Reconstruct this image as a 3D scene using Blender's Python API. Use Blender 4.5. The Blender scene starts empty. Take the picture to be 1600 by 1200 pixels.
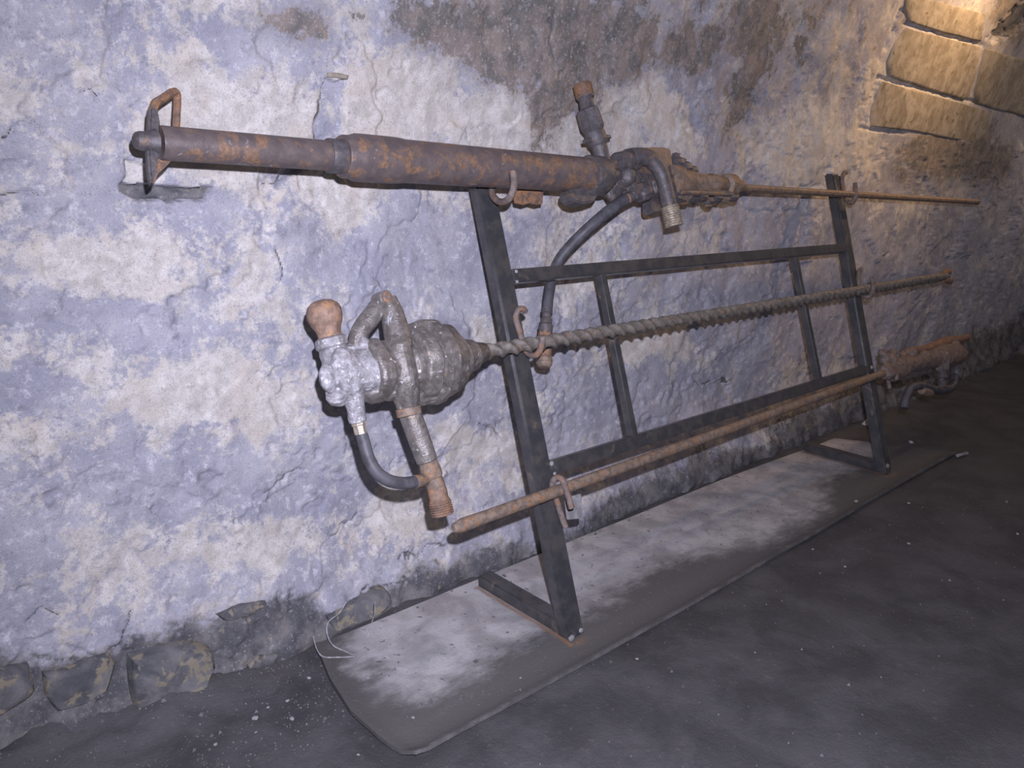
import bpy, bmesh, math, random
import numpy as np
from mathutils import Matrix, Vector

random.seed(7)
RNG = np.random.default_rng(11)
S = bpy.context.scene
COL = S.collection

# ---------------------------------------------------------------- camera
YAW, PITCH, ROLL, F = 0.746113, 0.255216, 0.026369, 1243.07   # F in pixels of a 1600 x 1200 frame
CAMH = 1.10
cy, sy, cp, sp = math.cos(YAW), math.sin(YAW), math.cos(PITCH), math.sin(PITCH)
CF = np.array([cp * sy, cp * cy, -sp]); _r = np.array([cy, -sy, 0.0]); _u = np.cross(_r, CF)
CR = math.cos(ROLL) * _r + math.sin(ROLL) * _u
CU = -math.sin(ROLL) * _r + math.cos(ROLL) * _u
CP = np.array([0.0, 0.0, CAMH])
cam = bpy.data.cameras.new('camera'); camo = bpy.data.objects.new('camera', cam); COL.objects.link(camo)
cam.sensor_width = 36.0; cam.lens = F / 1600 * 36.0; cam.clip_start = 0.02
M = Matrix.Identity(4)
for i in range(3):
    M[i][0], M[i][1], M[i][2], M[i][3] = CR[i], CU[i], -CF[i], CP[i]
camo.matrix_world = M
S.camera = camo

# ---------------------------------------------------------------- light
S.view_settings.view_transform = 'Standard'
S.view_settings.look = 'None'
S.view_settings.gamma = 1.0
S.view_settings.use_curve_mapping = False
S.view_settings.exposure = 0.0
W = bpy.data.worlds.new('world'); S.world = W; W.use_nodes = True
W.node_tree.nodes['Background'].inputs[0].default_value = (0.70, 0.66, 0.74, 1)
W.node_tree.nodes['Background'].inputs[1].default_value = 0.125

def lamp(name, kind, loc, power, color, size=0.02):
    l = bpy.data.lights.new(name, kind); l.energy = power; l.color = color
    l.shadow_soft_size = size
    o = bpy.data.objects.new(name, l); COL.objects.link(o); o.location = loc
    return o
# the flash gun of the camera, a hand's breadth above and to the right of the lens
fl = lamp('camera_flash', 'SPOT', CP + 0.115 * CU + 0.045 * CR, 230, (0.84, 0.835, 1.0), 0.012)
fl.data.spot_size = math.radians(146); fl.data.spot_blend = 1.0
fl.rotation_euler = (Vector(-CF - 0.24 * CR + 0.06 * CU)).to_track_quat('Z', 'Y').to_euler()
# the warm tunnel lamp mounted on the vault above the far end of the rack
wl = lamp('tunnel_and_fill_light', 'SPOT', (4.15, 0.86, 2.34), 105, (1.0, 0.62, 0.30), 0.05)
wl.data.spot_size = math.radians(156); wl.data.spot_blend = 1.0
wl.rotation_euler = Vector((0.35, -0.92, 0.12)).to_track_quat('Z', 'Y').to_euler()

# unseen fill light added further along to brighten the far wall
far_fill = lamp('tunnel_and_fill_light', 'SPOT', (6.7, 0.80, 2.40), 75, (1.0, 0.74, 0.52), 0.05)
far_fill.data.spot_size = math.radians(152); far_fill.data.spot_blend = 1.0
far_fill.rotation_euler = Vector((0.52, -0.85, 0.04)).to_track_quat('Z', 'Y').to_euler()

# ---------------------------------------------------------------- pixel helpers
LEAN = 0.332692
RACK_Y = 1.16
NRM = np.array([0, -math.cos(LEAN), math.sin(LEAN)])
UPV = np.array([0, math.sin(LEAN), math.cos(LEAN)])

def ray(x, y):
    return CF + (x - 800) / F * CR - (y - 600) / F * CU
def P(x, y, n=0.0):
    """point seen at pixel x, y on the leaning plane of the rack, n metres in front of it"""
    d = ray(x, y); o = np.array([0, RACK_Y, 0]) + n * NRM
    return CP + d * (((o - CP) @ NRM) / (d @ NRM))
def G(x, y, z=0.0):
    d = ray(x, y); return CP + d * ((z - CAMH) / d[2])
def depth(p): return float((np.asarray(p) - CP) @ CF)
def px2m(p, r): return r * depth(p) / F
def project(X, Y, Z):
    vx, vy, vz = X - CP[0], Y - CP[1], Z - CP[2]
    dz = vx * CF[0] + vy * CF[1] + vz * CF[2]
    dz = np.where(dz < 0.05, 0.05, dz)
    return (800 + F * (vx * CR[0] + vy * CR[1] + vz * CR[2]) / dz, 600 - F * (vx * CU[0] + vy * CU[1] + vz * CU[2]) / dz)

WALL_Y, VR, VZ = 1.655, 3.0, 0.9
def wall_base(z):
    z = np.asarray(z, float)
    c = np.clip(z - VZ, 0, VR * 0.999)
    y = WALL_Y - (VR - np.sqrt(VR * VR - c * c))
    return y - 0.075 * np.clip((0.26 - z) / 0.26, 0, 1) ** 1.3
def WP(x, y):
    """point of the wall seen at a pixel"""
    d = ray(x, y); t = WALL_Y / d[1]
    for _ in range(12):
        q = CP + t * d; t = float(wall_base(q[2])) / d[1]
    return CP + t * d

# ---------------------------------------------------------------- numpy noise
def vnoise(x, y, seed=0):
    xi = np.floor(x).astype(np.int64); yi = np.floor(y).astype(np.int64)
    fx = x - xi; fy = y - yi
    fx = fx * fx * fx * (fx * (fx * 6 - 15) + 10); fy = fy * fy * fy * (fy * (fy * 6 - 15) + 10)
    def h(a, b):
        n = (a * 374761393 + b * 668265263 + seed * 1442695041) & 0xffffffff
        n = ((n ^ (n >> 13)) * 1274126177) & 0xffffffff
        return ((n ^ (n >> 16)) & 0xffff) / 65535.0
    a = h(xi, yi); b = h(xi + 1, yi); c = h(xi, yi + 1); d = h(xi + 1, yi + 1)
    return (a + (b - a) * fx) * (1 - fy) + (c + (d - c) * fx) * fy
def fbm(x, y, scale, octv=4, seed=0, gain=0.5):
    s = np.zeros_like(x); a = 1.0; t = 0; f = 1.0 / scale
    for o in range(octv):
        s += a * vnoise(x * f + 17.3 * o, y * f - 9.1 * o, seed + o); t += a
        a *= gain; f *= 2.03
    return s / t * 2 - 1
def sstep(a, b, x):
    t = np.clip((x - a) / (b - a), 0, 1); return t * t * (3 - 2 * t)
def polydist(X, Y, pts):
    d = np.full(X.shape, 1e9)
    for (ax, ay), (bx, by) in zip(pts[:-1], pts[1:]):
        vx, vy = bx - ax, by - ay; L = vx * vx + vy * vy + 1e-12
        t = np.clip(((X - ax) * vx + (Y - ay) * vy) / L, 0, 1)
        d = np.minimum(d, np.hypot(X - ax - t * vx, Y - ay - t * vy))
    return d
def inpoly(X, Y, pts):
    ins = np.zeros(X.shape, bool); n = len(pts)
    for i in range(n):
        ax, ay = pts[i]; bx, by = pts[(i + 1) % n]
        c = ((ay > Y) != (by > Y)) & (X < (bx - ax) * (Y - ay) / (by - ay + 1e-12) + ax)
        ins ^= c
    return ins

# ---------------------------------------------------------------- node helpers
class NT:
    def __init__(s, name):
        s.m = bpy.data.materials.new(name); s.m.use_nodes = True
        s.t = s.m.node_tree; s.b = s.t.nodes['Principled BSDF']
        s.tc = s.t.nodes.new('ShaderNodeTexCoord')
    def put(s, sock, v):
        if isinstance(v, bpy.types.NodeSocket): s.t.links.new(v, sock)
        elif isinstance(v, (tuple, list)): sock.default_value = (*v, 1.0) if len(v) == 3 and sock.type == 'RGBA' else v
        else: sock.default_value = v
    def noise(s, scale, detail=4, rough=0.55, dist=0.0, stretch=None, off=(0, 0, 0)):
        n = s.t.nodes.new('ShaderNodeTexNoise'); v = s.tc.outputs['Object']
        mp = s.t.nodes.new('ShaderNodeMapping'); s.t.links.new(v, mp.inputs[0])
        mp.inputs['Location'].default_value = off
        if stretch: mp.inputs['Scale'].default_value = stretch
        s.t.links.new(mp.outputs[0], n.inputs['Vector'])
        n.inputs['Scale'].default_value = scale; n.inputs['Detail'].default_value = detail
        n.inputs['Roughness'].default_value = rough; n.inputs['Distortion'].default_value = dist
        return n.outputs['Fac']
    def voro(s, scale, feature='F1'):
        n = s.t.nodes.new('ShaderNodeTexVoronoi'); n.feature = feature
        s.t.links.new(s.tc.outputs['Object'], n.inputs['Vector']); n.inputs['Scale'].default_value = scale
        return n.outputs['Distance']
    def ramp(s, v, a, b):
        n = s.t.nodes.new('ShaderNodeMapRange'); n.clamp = True; n.interpolation_type = 'SMOOTHSTEP'
        s.put(n.inputs[0], v); s.put(n.inputs[1], a); s.put(n.inputs[2], b)
        return n.outputs[0]
    def math(s, op, a, b=0.0):
        n = s.t.nodes.new('ShaderNodeMath'); n.operation = op; s.put(n.inputs[0], a); s.put(n.inputs[1], b); return n.outputs[0]
    def mix(s, f, a, b, mode='MIX'):
        n = s.t.nodes.new('ShaderNodeMix'); n.data_type = 'RGBA'; n.blend_type = mode
        s.put(n.inputs[0], f); s.put(n.inputs[6], a); s.put(n.inputs[7], b); return n.outputs[2]
    def attr(s, name):
        n = s.t.nodes.new('ShaderNodeAttribute'); n.attribute_name = name
        sp_ = s.t.nodes.new('ShaderNodeSeparateColor'); s.t.links.new(n.outputs['Color'], sp_.inputs[0])
        return sp_.outputs[0], sp_.outputs[1], sp_.outputs[2]
    def bump(s, hgt, dist, strength=1.0, prev=None):
        n = s.t.nodes.new('ShaderNodeBump'); s.put(n.inputs['Height'], hgt)
        n.inputs['Distance'].default_value = dist; n.inputs['Strength'].default_value = strength
        if prev is not None: s.t.links.new(prev, n.inputs['Normal'])
        return n.outputs[0]
    def done(s, color, rough=0.8, metal=0.0, normal=None, spec=0.4):
        s.put(s.b.inputs['Base Color'], color); s.put(s.b.inputs['Roughness'], rough)
        s.put(s.b.inputs['Metallic'], metal); s.b.inputs['Specular IOR Level'].default_value = spec
        if normal is not None: s.t.links.new(normal, s.b.inputs['Normal'])
        return s.m

def mat_wall():
    t = NT('limewashed_stone')
    r, g, b = t.attr('mask')
    fine = t.noise(85, 6, 0.68); mid = t.noise(24, 7, 0.66); big = t.noise(6, 6, 0.62); vf = t.noise(420, 3, 0.6)
    e = t.math('ADD', t.math('MULTIPLY', t.math('SUBTRACT', fine, 0.5), 0.75), t.math('MULTIPLY', t.math('SUBTRACT', mid, 0.5), 1.05))
    cream = t.ramp(t.math('ADD', r, e), 0.39, 0.62)
    lav = t.mix(t.ramp(big, 0.34, 0.66), (0.325, 0.325, 0.400), (0.455, 0.448, 0.510))
    lav = t.mix(t.math('MULTIPLY', t.ramp(t.noise(44, 7, 0.72, off=(3, 1, 2)), 0.52, 0.66), 0.75), lav, (0.66, 0.65, 0.70))
    lav = t.mix(t.math('MULTIPLY', t.ramp(t.noise(18, 7, 0.7, off=(6, 2, 5)), 0.52, 0.68), 0.70), lav, (0.225, 0.225, 0.285))
    crm = t.mix(t.ramp(t.noise(30, 6, 0.65, off=(2, 2, 8)), 0.36, 0.64), (0.52, 0.488, 0.462), (0.70, 0.665, 0.645))
    crm = t.mix(t.math('MULTIPLY', t.ramp(t.noise(9, 5, 0.6, off=(8, 1, 1)), 0.5, 0.65), 0.6), crm, (0.60, 0.535, 0.475))
    c = t.mix(cream, lav, crm)
    # brown mineral stains with crisp flaking edges
    sm = t.math('ADD', g, t.math('MULTIPLY', e, 0.85))
    st = t.math('ADD', t.math('MULTIPLY', t.ramp(sm, 0.12, 0.5), 0.35), t.math('MULTIPLY', t.ramp(sm, 0.44, 0.56), 0.58))
    brn = t.mix(t.ramp(t.noise(16, 7, 0.7, off=(5, 5, 1)), 0.38, 0.62), (0.128, 0.122, 0.116), (0.285, 0.232, 0.202))
    brn = t.mix(t.ramp(t.noise(110, 4, 0.7), 0.56, 0.68), brn, (0.44, 0.41, 0.40))
    brn = t.mix(t.math('MULTIPLY', t.ramp(t.noise(40, 6, 0.7, off=(2, 5, 5)), 0.55, 0.66), 0.7), brn, (0.36, 0.33, 0.33))
    c = t.mix(st, c, brn)
    # bare dark footing stone with lichen, reused as painted dark in wall recesses
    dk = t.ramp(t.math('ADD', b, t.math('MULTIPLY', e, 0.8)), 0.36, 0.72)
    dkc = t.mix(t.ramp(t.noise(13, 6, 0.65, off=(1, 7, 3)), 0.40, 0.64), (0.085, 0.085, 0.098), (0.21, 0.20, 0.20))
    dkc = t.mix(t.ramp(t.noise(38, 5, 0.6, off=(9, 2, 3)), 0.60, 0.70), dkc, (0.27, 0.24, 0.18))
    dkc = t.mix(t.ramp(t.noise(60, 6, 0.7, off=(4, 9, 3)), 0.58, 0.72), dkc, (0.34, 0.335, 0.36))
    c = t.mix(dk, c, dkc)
    c = t.mix(t.math('MULTIPLY', t.ramp(vf, 0.42, 0.70), 0.30), c, (0.20, 0.195, 0.205))
    c = t.mix(t.math('MULTIPLY', t.ramp(t.noise(190, 5, 0.7, off=(7, 7, 2)), 0.54, 0.68), 0.52), c, (0.17, 0.165, 0.18))
    c = t.mix(t.math('MULTIPLY', t.ramp(t.noise(150, 5, 0.7, off=(1, 3, 7)), 0.58, 0.70), 0.35), c, (0.72, 0.70, 0.72))
    hgt = t.math('ADD', t.math('MULTIPLY', mid, 0.9), t.math('MULTIPLY', fine, 0.5))
    nm = t.bump(hgt, 0.006, 0.5); nm = t.bump(vf, 0.0022, 0.6, nm)
    return t.done(c, 0.92, 0, nm, 0.2)
def mat_stone(name, c0, c1, c2, lich=0.62, bmp=0.008):
    t = NT(name)
    a = t.noise(14, 6, 0.65, 0.5); f = t.noise(75, 5, 0.65)
    c = t.mix(t.ramp(a, 0.36, 0.66), c0, c1)
    c = t.mix(t.ramp(t.noise(30, 5, 0.6, 0.4, off=(4, 3, 9)), lich, lich + 0.07), c, c2)
    nm = t.bump(t.math('ADD', a, t.math('MULTIPLY', f, 0.6)), bmp, 0.6)
    return t.done(c, 0.9, 0, nm, 0.25)
def mat_floor():
    t = NT('gritty_tunnel_floor')
    r, g, b = t.attr('mask')
    a = t.noise(6, 6, 0.62, 0.4); f = t.noise(160, 4, 0.7); s = t.noise(55, 4, 0.6, off=(2, 8, 1))
    c = t.mix(t.ramp(a, 0.34, 0.68), (0.058, 0.056, 0.060), (0.094, 0.091, 0.096))
    c = t.mix(t.math('MULTIPLY', t.ramp(t.math('ADD', r, t.math('MULTIPLY', t.math('SUBTRACT', a, 0.5), 0.8)), 0.3, 0.8), 0.75), c, (0.115, 0.112, 0.118))
    c = t.mix(t.math('MULTIPLY', t.ramp(f, 0.62, 0.72), 0.55), c, (0.22, 0.21, 0.215))
    c = t.mix(t.math('MULTIPLY', t.ramp(s, 0.63, 0.70), 0.4), c, (0.16, 0.15, 0.13))
    nm = t.bump(t.math('ADD', f, s), 0.004, 0.6)
    return t.done(c, t.math('ADD', 0.62, t.math('MULTIPLY', a, 0.3)), 0, nm, 0.3)
def mat_mat():
    t = NT('dusty_rubber')
    r, g, b = t.attr('mask')
    a = t.noise(9, 6, 0.62, 0.4); f = t.noise(130, 4, 0.7); st = t.noise(20, 7, 0.70, 0.0, stretch=(0.7, 1.2, 1))
    e = t.math('MULTIPLY', t.math('SUBTRACT', st, 0.5), 0.9)
    dust = t.ramp(t.math('ADD', r, e), 0.22, 0.86)
    dc = t.mix(t.ramp(a, 0.35, 0.66), (0.30, 0.288, 0.296), (0.48, 0.465, 0.478))
    dc = t.mix(t.ramp(t.noise(42, 4, 0.6, off=(3, 3, 3)), 0.60, 0.70), dc, (0.14, 0.135, 0.145))
    c = t.mix(dust, (0.105, 0.100, 0.100), dc)
    c = t.mix(t.math('MULTIPLY', t.ramp(t.math('ADD', g, t.math('MULTIPLY', e, 0.8)), 0.30, 0.8), 0.75), c, (0.25, 0.145, 0.085))
    c = t.mix(t.math('MULTIPLY', t.ramp(f, 0.64, 0.72), 0.5), c, (0.40, 0.39, 0.39))
    nm = t.bump(t.math('ADD', f, st), 0.003, 0.5)
    return t.done(c, 0.85, 0, nm, 0.25)
def mat_metal(name, base, rust, rust_amt, pale, pale_amt, rough=0.6, metal=0.0, scale=1.0, bump=0.003, dark=None, spec=0.4):
    """old steel: base tone, rust blooms, pale corrosion dust"""
    t = NT(name)
    a = t.noise(22 * scale, 6, 0.65, 0.5); f = t.noise(120 * scale, 5, 0.65); l = t.noise(48 * scale, 5, 0.6, 0.4, off=(4, 1, 8))
    b2 = tuple(x * 1.7 for x in base) if dark is None else dark
    c = t.mix(t.ramp(t.noise(34 * scale, 5, 0.6, off=(1, 6, 2)), 0.38, 0.64), base, b2)
    rr = t.mix(t.ramp(f, 0.35, 0.65), rust, tuple(min(1, x * 1.6) for x in rust))
    c = t.mix(t.ramp(a, 0.68 - rust_amt * 0.4, 0.80 - rust_amt * 0.4), c, rr)
    c = t.mix(t.math('MULTIPLY', t.ramp(l, 0.74 - pale_amt * 0.4, 0.80 - pale_amt * 0.36), 0.85), c, pale)
    nm = t.bump(t.math('ADD', t.math('MULTIPLY', f, 0.5), a), bump, 0.6)
    return t.done(c, t.math('ADD', rough - 0.12, t.math('MULTIPLY', a, 0.3)), metal, nm, spec)

MT = {}
MT['wall'] = mat_wall()
MT['foot_stone'] = mat_stone('dark_footing_stone', (0.085, 0.087, 0.100), (0.185, 0.180, 0.185), (0.245, 0.215, 0.165), 0.53)
MT['block'] = mat_stone('buff_block_stone', (0.25, 0.215, 0.175), (0.40, 0.36, 0.315), (0.19, 0.155, 0.095), 0.59, 0.003)
MT['floor'] = mat_floor()
MT['mat'] = mat_mat()
MT['black_steel'] = mat_metal('black_painted_steel', (0.040, 0.041, 0.047), (0.105, 0.084, 0.068), 0.24, (0.26, 0.25, 0.25), 0.05, 0.28, 0.0, 0.7, 0.0006, (0.068, 0.064, 0.064), 0.8)
MT['hook_steel'] = mat_metal('rusted_hook_steel', (0.125, 0.100, 0.092), (0.185, 0.105, 0.068), 0.42, (0.30, 0.26, 0.23), 0.14, 0.7, 0, 2, 0.003)
MT['barrel'] = mat_metal('rusty_barrel_steel', (0.120, 0.096, 0.098), (0.182, 0.112, 0.074), 0.46, (0.36, 0.33, 0.33), 0.22, 0.46, 0.15, 1.2, 0.002, (0.165, 0.130, 0.125))
MT['dark_iron'] = mat_metal('dark_cast_iron', (0.088, 0.080, 0.088), (0.160, 0.108, 0.076), 0.32, (0.32, 0.30, 0.30), 0.20, 0.45, 0.2, 1.8, 0.003, (0.13, 0.118, 0.125))
MT['rust'] = mat_metal('orange_rust_steel', (0.150, 0.098, 0.074), (0.235, 0.125, 0.068), 0.50, (0.30, 0.25, 0.21), 0.10, 0.75, 0, 2, 0.003)
MT['rod'] = mat_metal('rusty_rod_steel', (0.160, 0.122, 0.098), (0.225, 0.130, 0.074), 0.45, (0.24, 0.225, 0.19), 0.2, 0.65, 0.1, 1.8, 0.002)
MT['auger'] = mat_metal('greyed_spiral_steel', (0.125, 0.112, 0.100), (0.200, 0.125, 0.080), 0.28, (0.25, 0.235, 0.205), 0.16, 0.6, 0.1, 2, 0.002)
MT['alloy'] = mat_metal('corroded_alloy', (0.155, 0.138, 0.130), (0.20, 0.160, 0.125), 0.26, (0.64, 0.62, 0.66), 0.30, 0.34, 0.35, 2.0, 0.004, (0.245, 0.222, 0.215), 0.6)
MT['white_alloy'] = mat_metal('white_corroded_alloy', (0.26, 0.245, 0.26), (0.20, 0.165, 0.14), 0.14, (0.74, 0.73, 0.80), 0.38, 0.42, 0.25, 2.4, 0.006, (0.42, 0.41, 0.45), 0.6)
MT['leather'] = mat_metal('worn_tan_knob', (0.185, 0.120, 0.090), (0.27, 0.155, 0.085), 0.36, (0.26, 0.21, 0.19), 0.14, 0.65, 0, 2, 0.003)
MT['rubber'] = mat_metal('grey_rubber_hose', (0.058, 0.056, 0.066), (0.10, 0.085, 0.08), 0.05, (0.14, 0.13, 0.14), 0.1, 0.5, 0, 1, 0.0006)
MT['bright'] = mat_metal('worn_bright_thread', (0.30, 0.26, 0.21), (0.30, 0.19, 0.12), 0.30, (0.55, 0.52, 0.48), 0.2, 0.45, 0.4, 3, 0.001)
MT['chip'] = mat_stone('pale_stone_chip', (0.42, 0.41, 0.42), (0.58, 0.57, 0.58), (0.30, 0.28, 0.25))
MT['gravel'] = mat_stone('grey_grit', (0.09, 0.088, 0.092), (0.25, 0.245, 0.25), (0.22, 0.19, 0.15))
MT['twine'] = mat_metal('grey_twine', (0.26, 0.255, 0.27), (0.2, 0.18, 0.16), 0.1, (0.36, 0.35, 0.36), 0.2, 0.9, 0, 3, 0.0005)
MT['plate'] = mat_metal('grey_painted_plate', (0.20, 0.195, 0.205), (0.15, 0.13, 0.12), 0.1, (0.3, 0.29, 0.3), 0.15, 0.7, 0, 1, 0.001)

# ---------------------------------------------------------------- object helpers
def link(name, mesh, mat, parent=None, loc=None, smooth=True):
    o = bpy.data.objects.new(name, mesh); COL.objects.link(o)
    if mat is not None: mesh.materials.append(mat)
    if smooth: mesh.polygons.foreach_set('use_smooth', [True] * len(mesh.polygons))
    if parent is not None: o.parent = parent
    if loc is not None: o.location = loc
    return o
ORG = {}
def origin(parent):
    """world place of a parent's origin"""
    return ORG.get(parent.name, np.zeros(3)) if parent is not None else np.zeros(3)
def mesh_obj(name, verts, faces, mat, parent=None, smooth=True, sharp=None):
    v = np.asarray(verts, float)
    if parent is None:
        loc = np.array([v[:, 0].mean(), v[:, 1].mean(), v[:, 2].min()])
    else:
        loc = origin(parent)
    me = bpy.data.meshes.new(name)
    me.from_pydata((v - loc).tolist(), [], faces); me.update()
    bm = bmesh.new(); bm.from_mesh(me); bmesh.ops.recalc_face_normals(bm, faces=bm.faces); bm.to_mesh(me); bm.free()
    o = link(name, me, mat, parent, loc if parent is None else None, smooth)
    if smooth and sharp is not None:
        me.set_sharp_from_angle(angle=math.radians(sharp))
    ORG[o.name] = loc
    return o
def thing(name, label, cat, loc, group=None):
    o = bpy.data.objects.new(name, None); COL.objects.link(o)
    o.location = loc; o.empty_display_size = 0.1
    ORG[o.name] = np.asarray(loc, float)
    return tag(o, label, cat, group)
def tag(o, label, cat, group=None):
    o['label'] = label; o['category'] = cat
    if group: o['group'] = group
    return o

def sweep(name, pts, rad, mat, parent=None, seg=16, straight=False, prof=None, sharp=40, side=(1.0, 1.0)):
    """tube through world points with a radius at each; prof(i, theta) scales the radius"""
    pts = np.asarray(pts, float); n = len(pts)
    if straight:
        d = pts[-1] - pts[0]; tang = np.repeat((d / np.linalg.norm(d))[None], n, 0)
    else:
        tang = np.gradient(pts, axis=0); tang /= np.linalg.norm(tang, axis=1)[:, None] + 1e-12
    ref = np.array([0, 0, 1.0])
    if abs(tang[0] @ ref) > 0.9: ref = NRM.copy()
    a = ref - tang[0] * (ref @ tang[0]); a /= np.linalg.norm(a)
    V = []; th = np.linspace(0, 2 * math.pi, seg, endpoint=False)
    for i in range(n):
        a = a - tang[i] * (a @ tang[i]); a /= np.linalg.norm(a); b = np.cross(tang[i], a)
        r = rad[i] * (np.ones(seg) if prof is None else prof(i, th))
        V.append(pts[i] + side[0] * (r * np.cos(th))[:, None] * a + side[1] * (r * np.sin(th))[:, None] * b)
    V = np.concatenate(V)
    Fc = [(i * seg + j, i * seg + (j + 1) % seg, (i + 1) * seg + (j + 1) % seg, (i + 1) * seg + j) for i in range(n - 1) for j in range(seg)]
    Fc.append(tuple(range(seg))[::-1]); Fc.append(tuple((n - 1) * seg + j for j in range(seg)))
    return mesh_obj(name, V, Fc, mat, parent, True, sharp)
def smooth_path(pts, k=8):
    pts = [np.asarray(p, float) for p in pts]; q = [2 * pts[0] - pts[1]] + pts + [2 * pts[-1] - pts[-2]]; out = []
    for i in range(1, len(q) - 2):
        for s in range(k):
            t = s / k; p0, p1, p2, p3 = q[i - 1:i + 3]
            out.append(0.5 * ((2 * p1) + (p2 - p0) * t + (2 * p0 - 5 * p1 + 4 * p2 - p3) * t * t + (3 * p1 - p0 - 3 * p2 + p3) * t ** 3))
    out.append(pts[-1]); return np.array(out)
def pipe(name, spec, mat, parent, seg=14, k=6):
    """bent tube, spec = (px, py, n, radius in px)"""
    pts = [P(x, y, n) for x, y, n, r in spec]; rr = [px2m(p, s[3]) for p, s in zip(pts, spec)]
    sp_ = smooth_path([np.append(p, r) for p, r in zip(pts, rr)], k)
    return sweep(name, sp_[:, :3], sp_[:, 3], mat, parent, seg)
def lathe(name, a, b, prof, mat, parent, seg=24, sharp=35, fprof=None, side=(1.0, 1.0)):
    """turned part between two world points; prof = (position 0..1, radius in metres)"""
    a = np.asarray(a, float); b = np.asarray(b, float)
    return sweep(name, [a + (b - a) * t for t, r in prof], [r for t, r in prof], mat, parent, seg, True, fprof, sharp, side)
def plathe(name, p0, p1, prof, mat, parent, seg=24, fprof=None, sharp=35, side=(1.0, 1.0)):
    """turned part between (px, py, n) points with radii in px at the middle"""
    a, b = P(*p0), P(*p1); s = px2m((a + b) / 2, 1.0)
    return lathe(name, a, b, [(t, r * s) for t, r in prof], mat, parent, seg, sharp, fprof, side)
def prism(name, poly, n0, n1, mat, parent, bev=0.003, smooth=True):
    """outline in pixels on the plane n1 in front of the rack, carried back to n0"""
    fr = [P(x, y, n1) for x, y in poly]; bk = [p + (n0 - n1) * NRM for p in fr]
    return solid(name, fr, bk, mat, parent, bev)
def solid(name, fr, bk, mat, parent, bev=0.003):
    k = len(fr); V = np.array(list(fr) + list(bk))
    Fc = [tuple(range(k)), tuple(range(2 * k - 1, k - 1, -1))] + [(i, i + k, (i + 1) % k + k, (i + 1) % k) for i in range(k)]
    o = mesh_obj(name, V, Fc, mat, parent, True, 35)
    if bev:
        bm = bmesh.new(); bm.from_mesh(o.data)
        bmesh.ops.bevel(bm, geom=list(bm.edges), offset=bev, segments=2, affect='EDGES', clamp_overlap=True)
        bm.to_mesh(o.data); bm.free(); o.data.set_sharp_from_angle(angle=math.radians(35))
        o.data.polygons.foreach_set('use_smooth', [True] * len(o.data.polygons))
    return o
def blob(name, c, ax, mat, parent, seed=0, rough=0.12, sub=3, rot=None):
    """lumpy casting: an ellipsoid with semi axes ax (world metres) roughened by noise"""
    bm = bmesh.new(); bmesh.ops.create_icosphere(bm, subdivisions=sub, radius=1.0)
    V = np.array([v.co[:] for v in bm.verts]); Fc = [[v.index for v in f.verts] for f in bm.faces]; bm.free()
    d = fbm(V[:, 0] * 1.3 + V[:, 2], V[:, 1] * 1.3 - V[:, 2] * 0.7, 0.6, 3, seed)
    V = V * (1 + rough * d)[:, None] * np.asarray(ax)
    B = np.stack([np.array([1, 0, 0]), UPV, -NRM], 0) if rot is None else rot
    return mesh_obj(name, V @ B + np.asarray(c), Fc, mat, parent, True)
def pblob(name, x, y, n, rx, ry, rn, mat, parent, seed=0, rough=0.12, ang=0.0, sub=3):
    c = P(x, y, n); s = px2m(c, 1.0)
    a1 = np.array([1, 0, 0.0]); ca, sa = math.cos(ang), math.sin(ang)
    B = np.stack([ca * a1 + sa * UPV, -sa * a1 + ca * UPV, -NRM], 0)
    return blob(name, c, (rx * s, ry * s, rn * s), mat, parent, seed, rough, sub, B)
def fused(name, objs, mat, parent, voxel=0.0024, lump=0.0025, size=0.02, it=4):
    """several shapes cast as one piece: merged, re-skinned and softened"""
    V = []; Fc = []; base = origin(objs[0])
    for o_ in objs:
        k = len(V); m_ = o_.data
        V += [tuple(v_.co) for v_ in m_.vertices]; Fc += [tuple(k + i for i in p.vertices) for p in m_.polygons]
        bpy.data.objects.remove(o_); bpy.data.meshes.remove(m_)
    me = bpy.data.meshes.new(name); me.from_pydata(V, [], Fc); me.update()
    o_ = link(name, me, mat, parent); ORG[o_.name] = base
    r_ = o_.modifiers.new('skin', 'REMESH'); r_.mode = 'VOXEL'; r_.voxel_size = voxel; r_.use_smooth_shade = True
    s_ = o_.modifiers.new('soften', 'SMOOTH'); s_.factor = 0.5; s_.iterations = it
    if lump:
        tx = bpy.data.textures.new(name + '_lumps', 'CLOUDS'); tx.noise_scale = size; tx.noise_depth = 2
        d_ = o_.modifiers.new('lumps', 'DISPLACE'); d_.texture = tx; d_.strength = lump * 2; d_.mid_level = 0.5; d_.texture_coords = 'LOCAL'
    return o_
def bolt(x, y, n, r, mat, parent, name='bolt', out=1.0):
    c = P(x, y, n); s = px2m(c, r)
    return lathe(name, c, c + NRM * s * 1.1 * out, [(0, s), (0.6, s), (0.62, s * 0.75), (1, s * 0.6)], mat, parent, 6, 30)
def threads(n, r0, r1, a=0.0, b=1.0):
    out = []
    for i in range(n):
        t = a + (b - a) * i / n; e = (b - a) / n
        out += [(t, r0), (t + e * 0.4, r1), (t + e * 0.6, r1)]
    return out + [(b, r0)]

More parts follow.
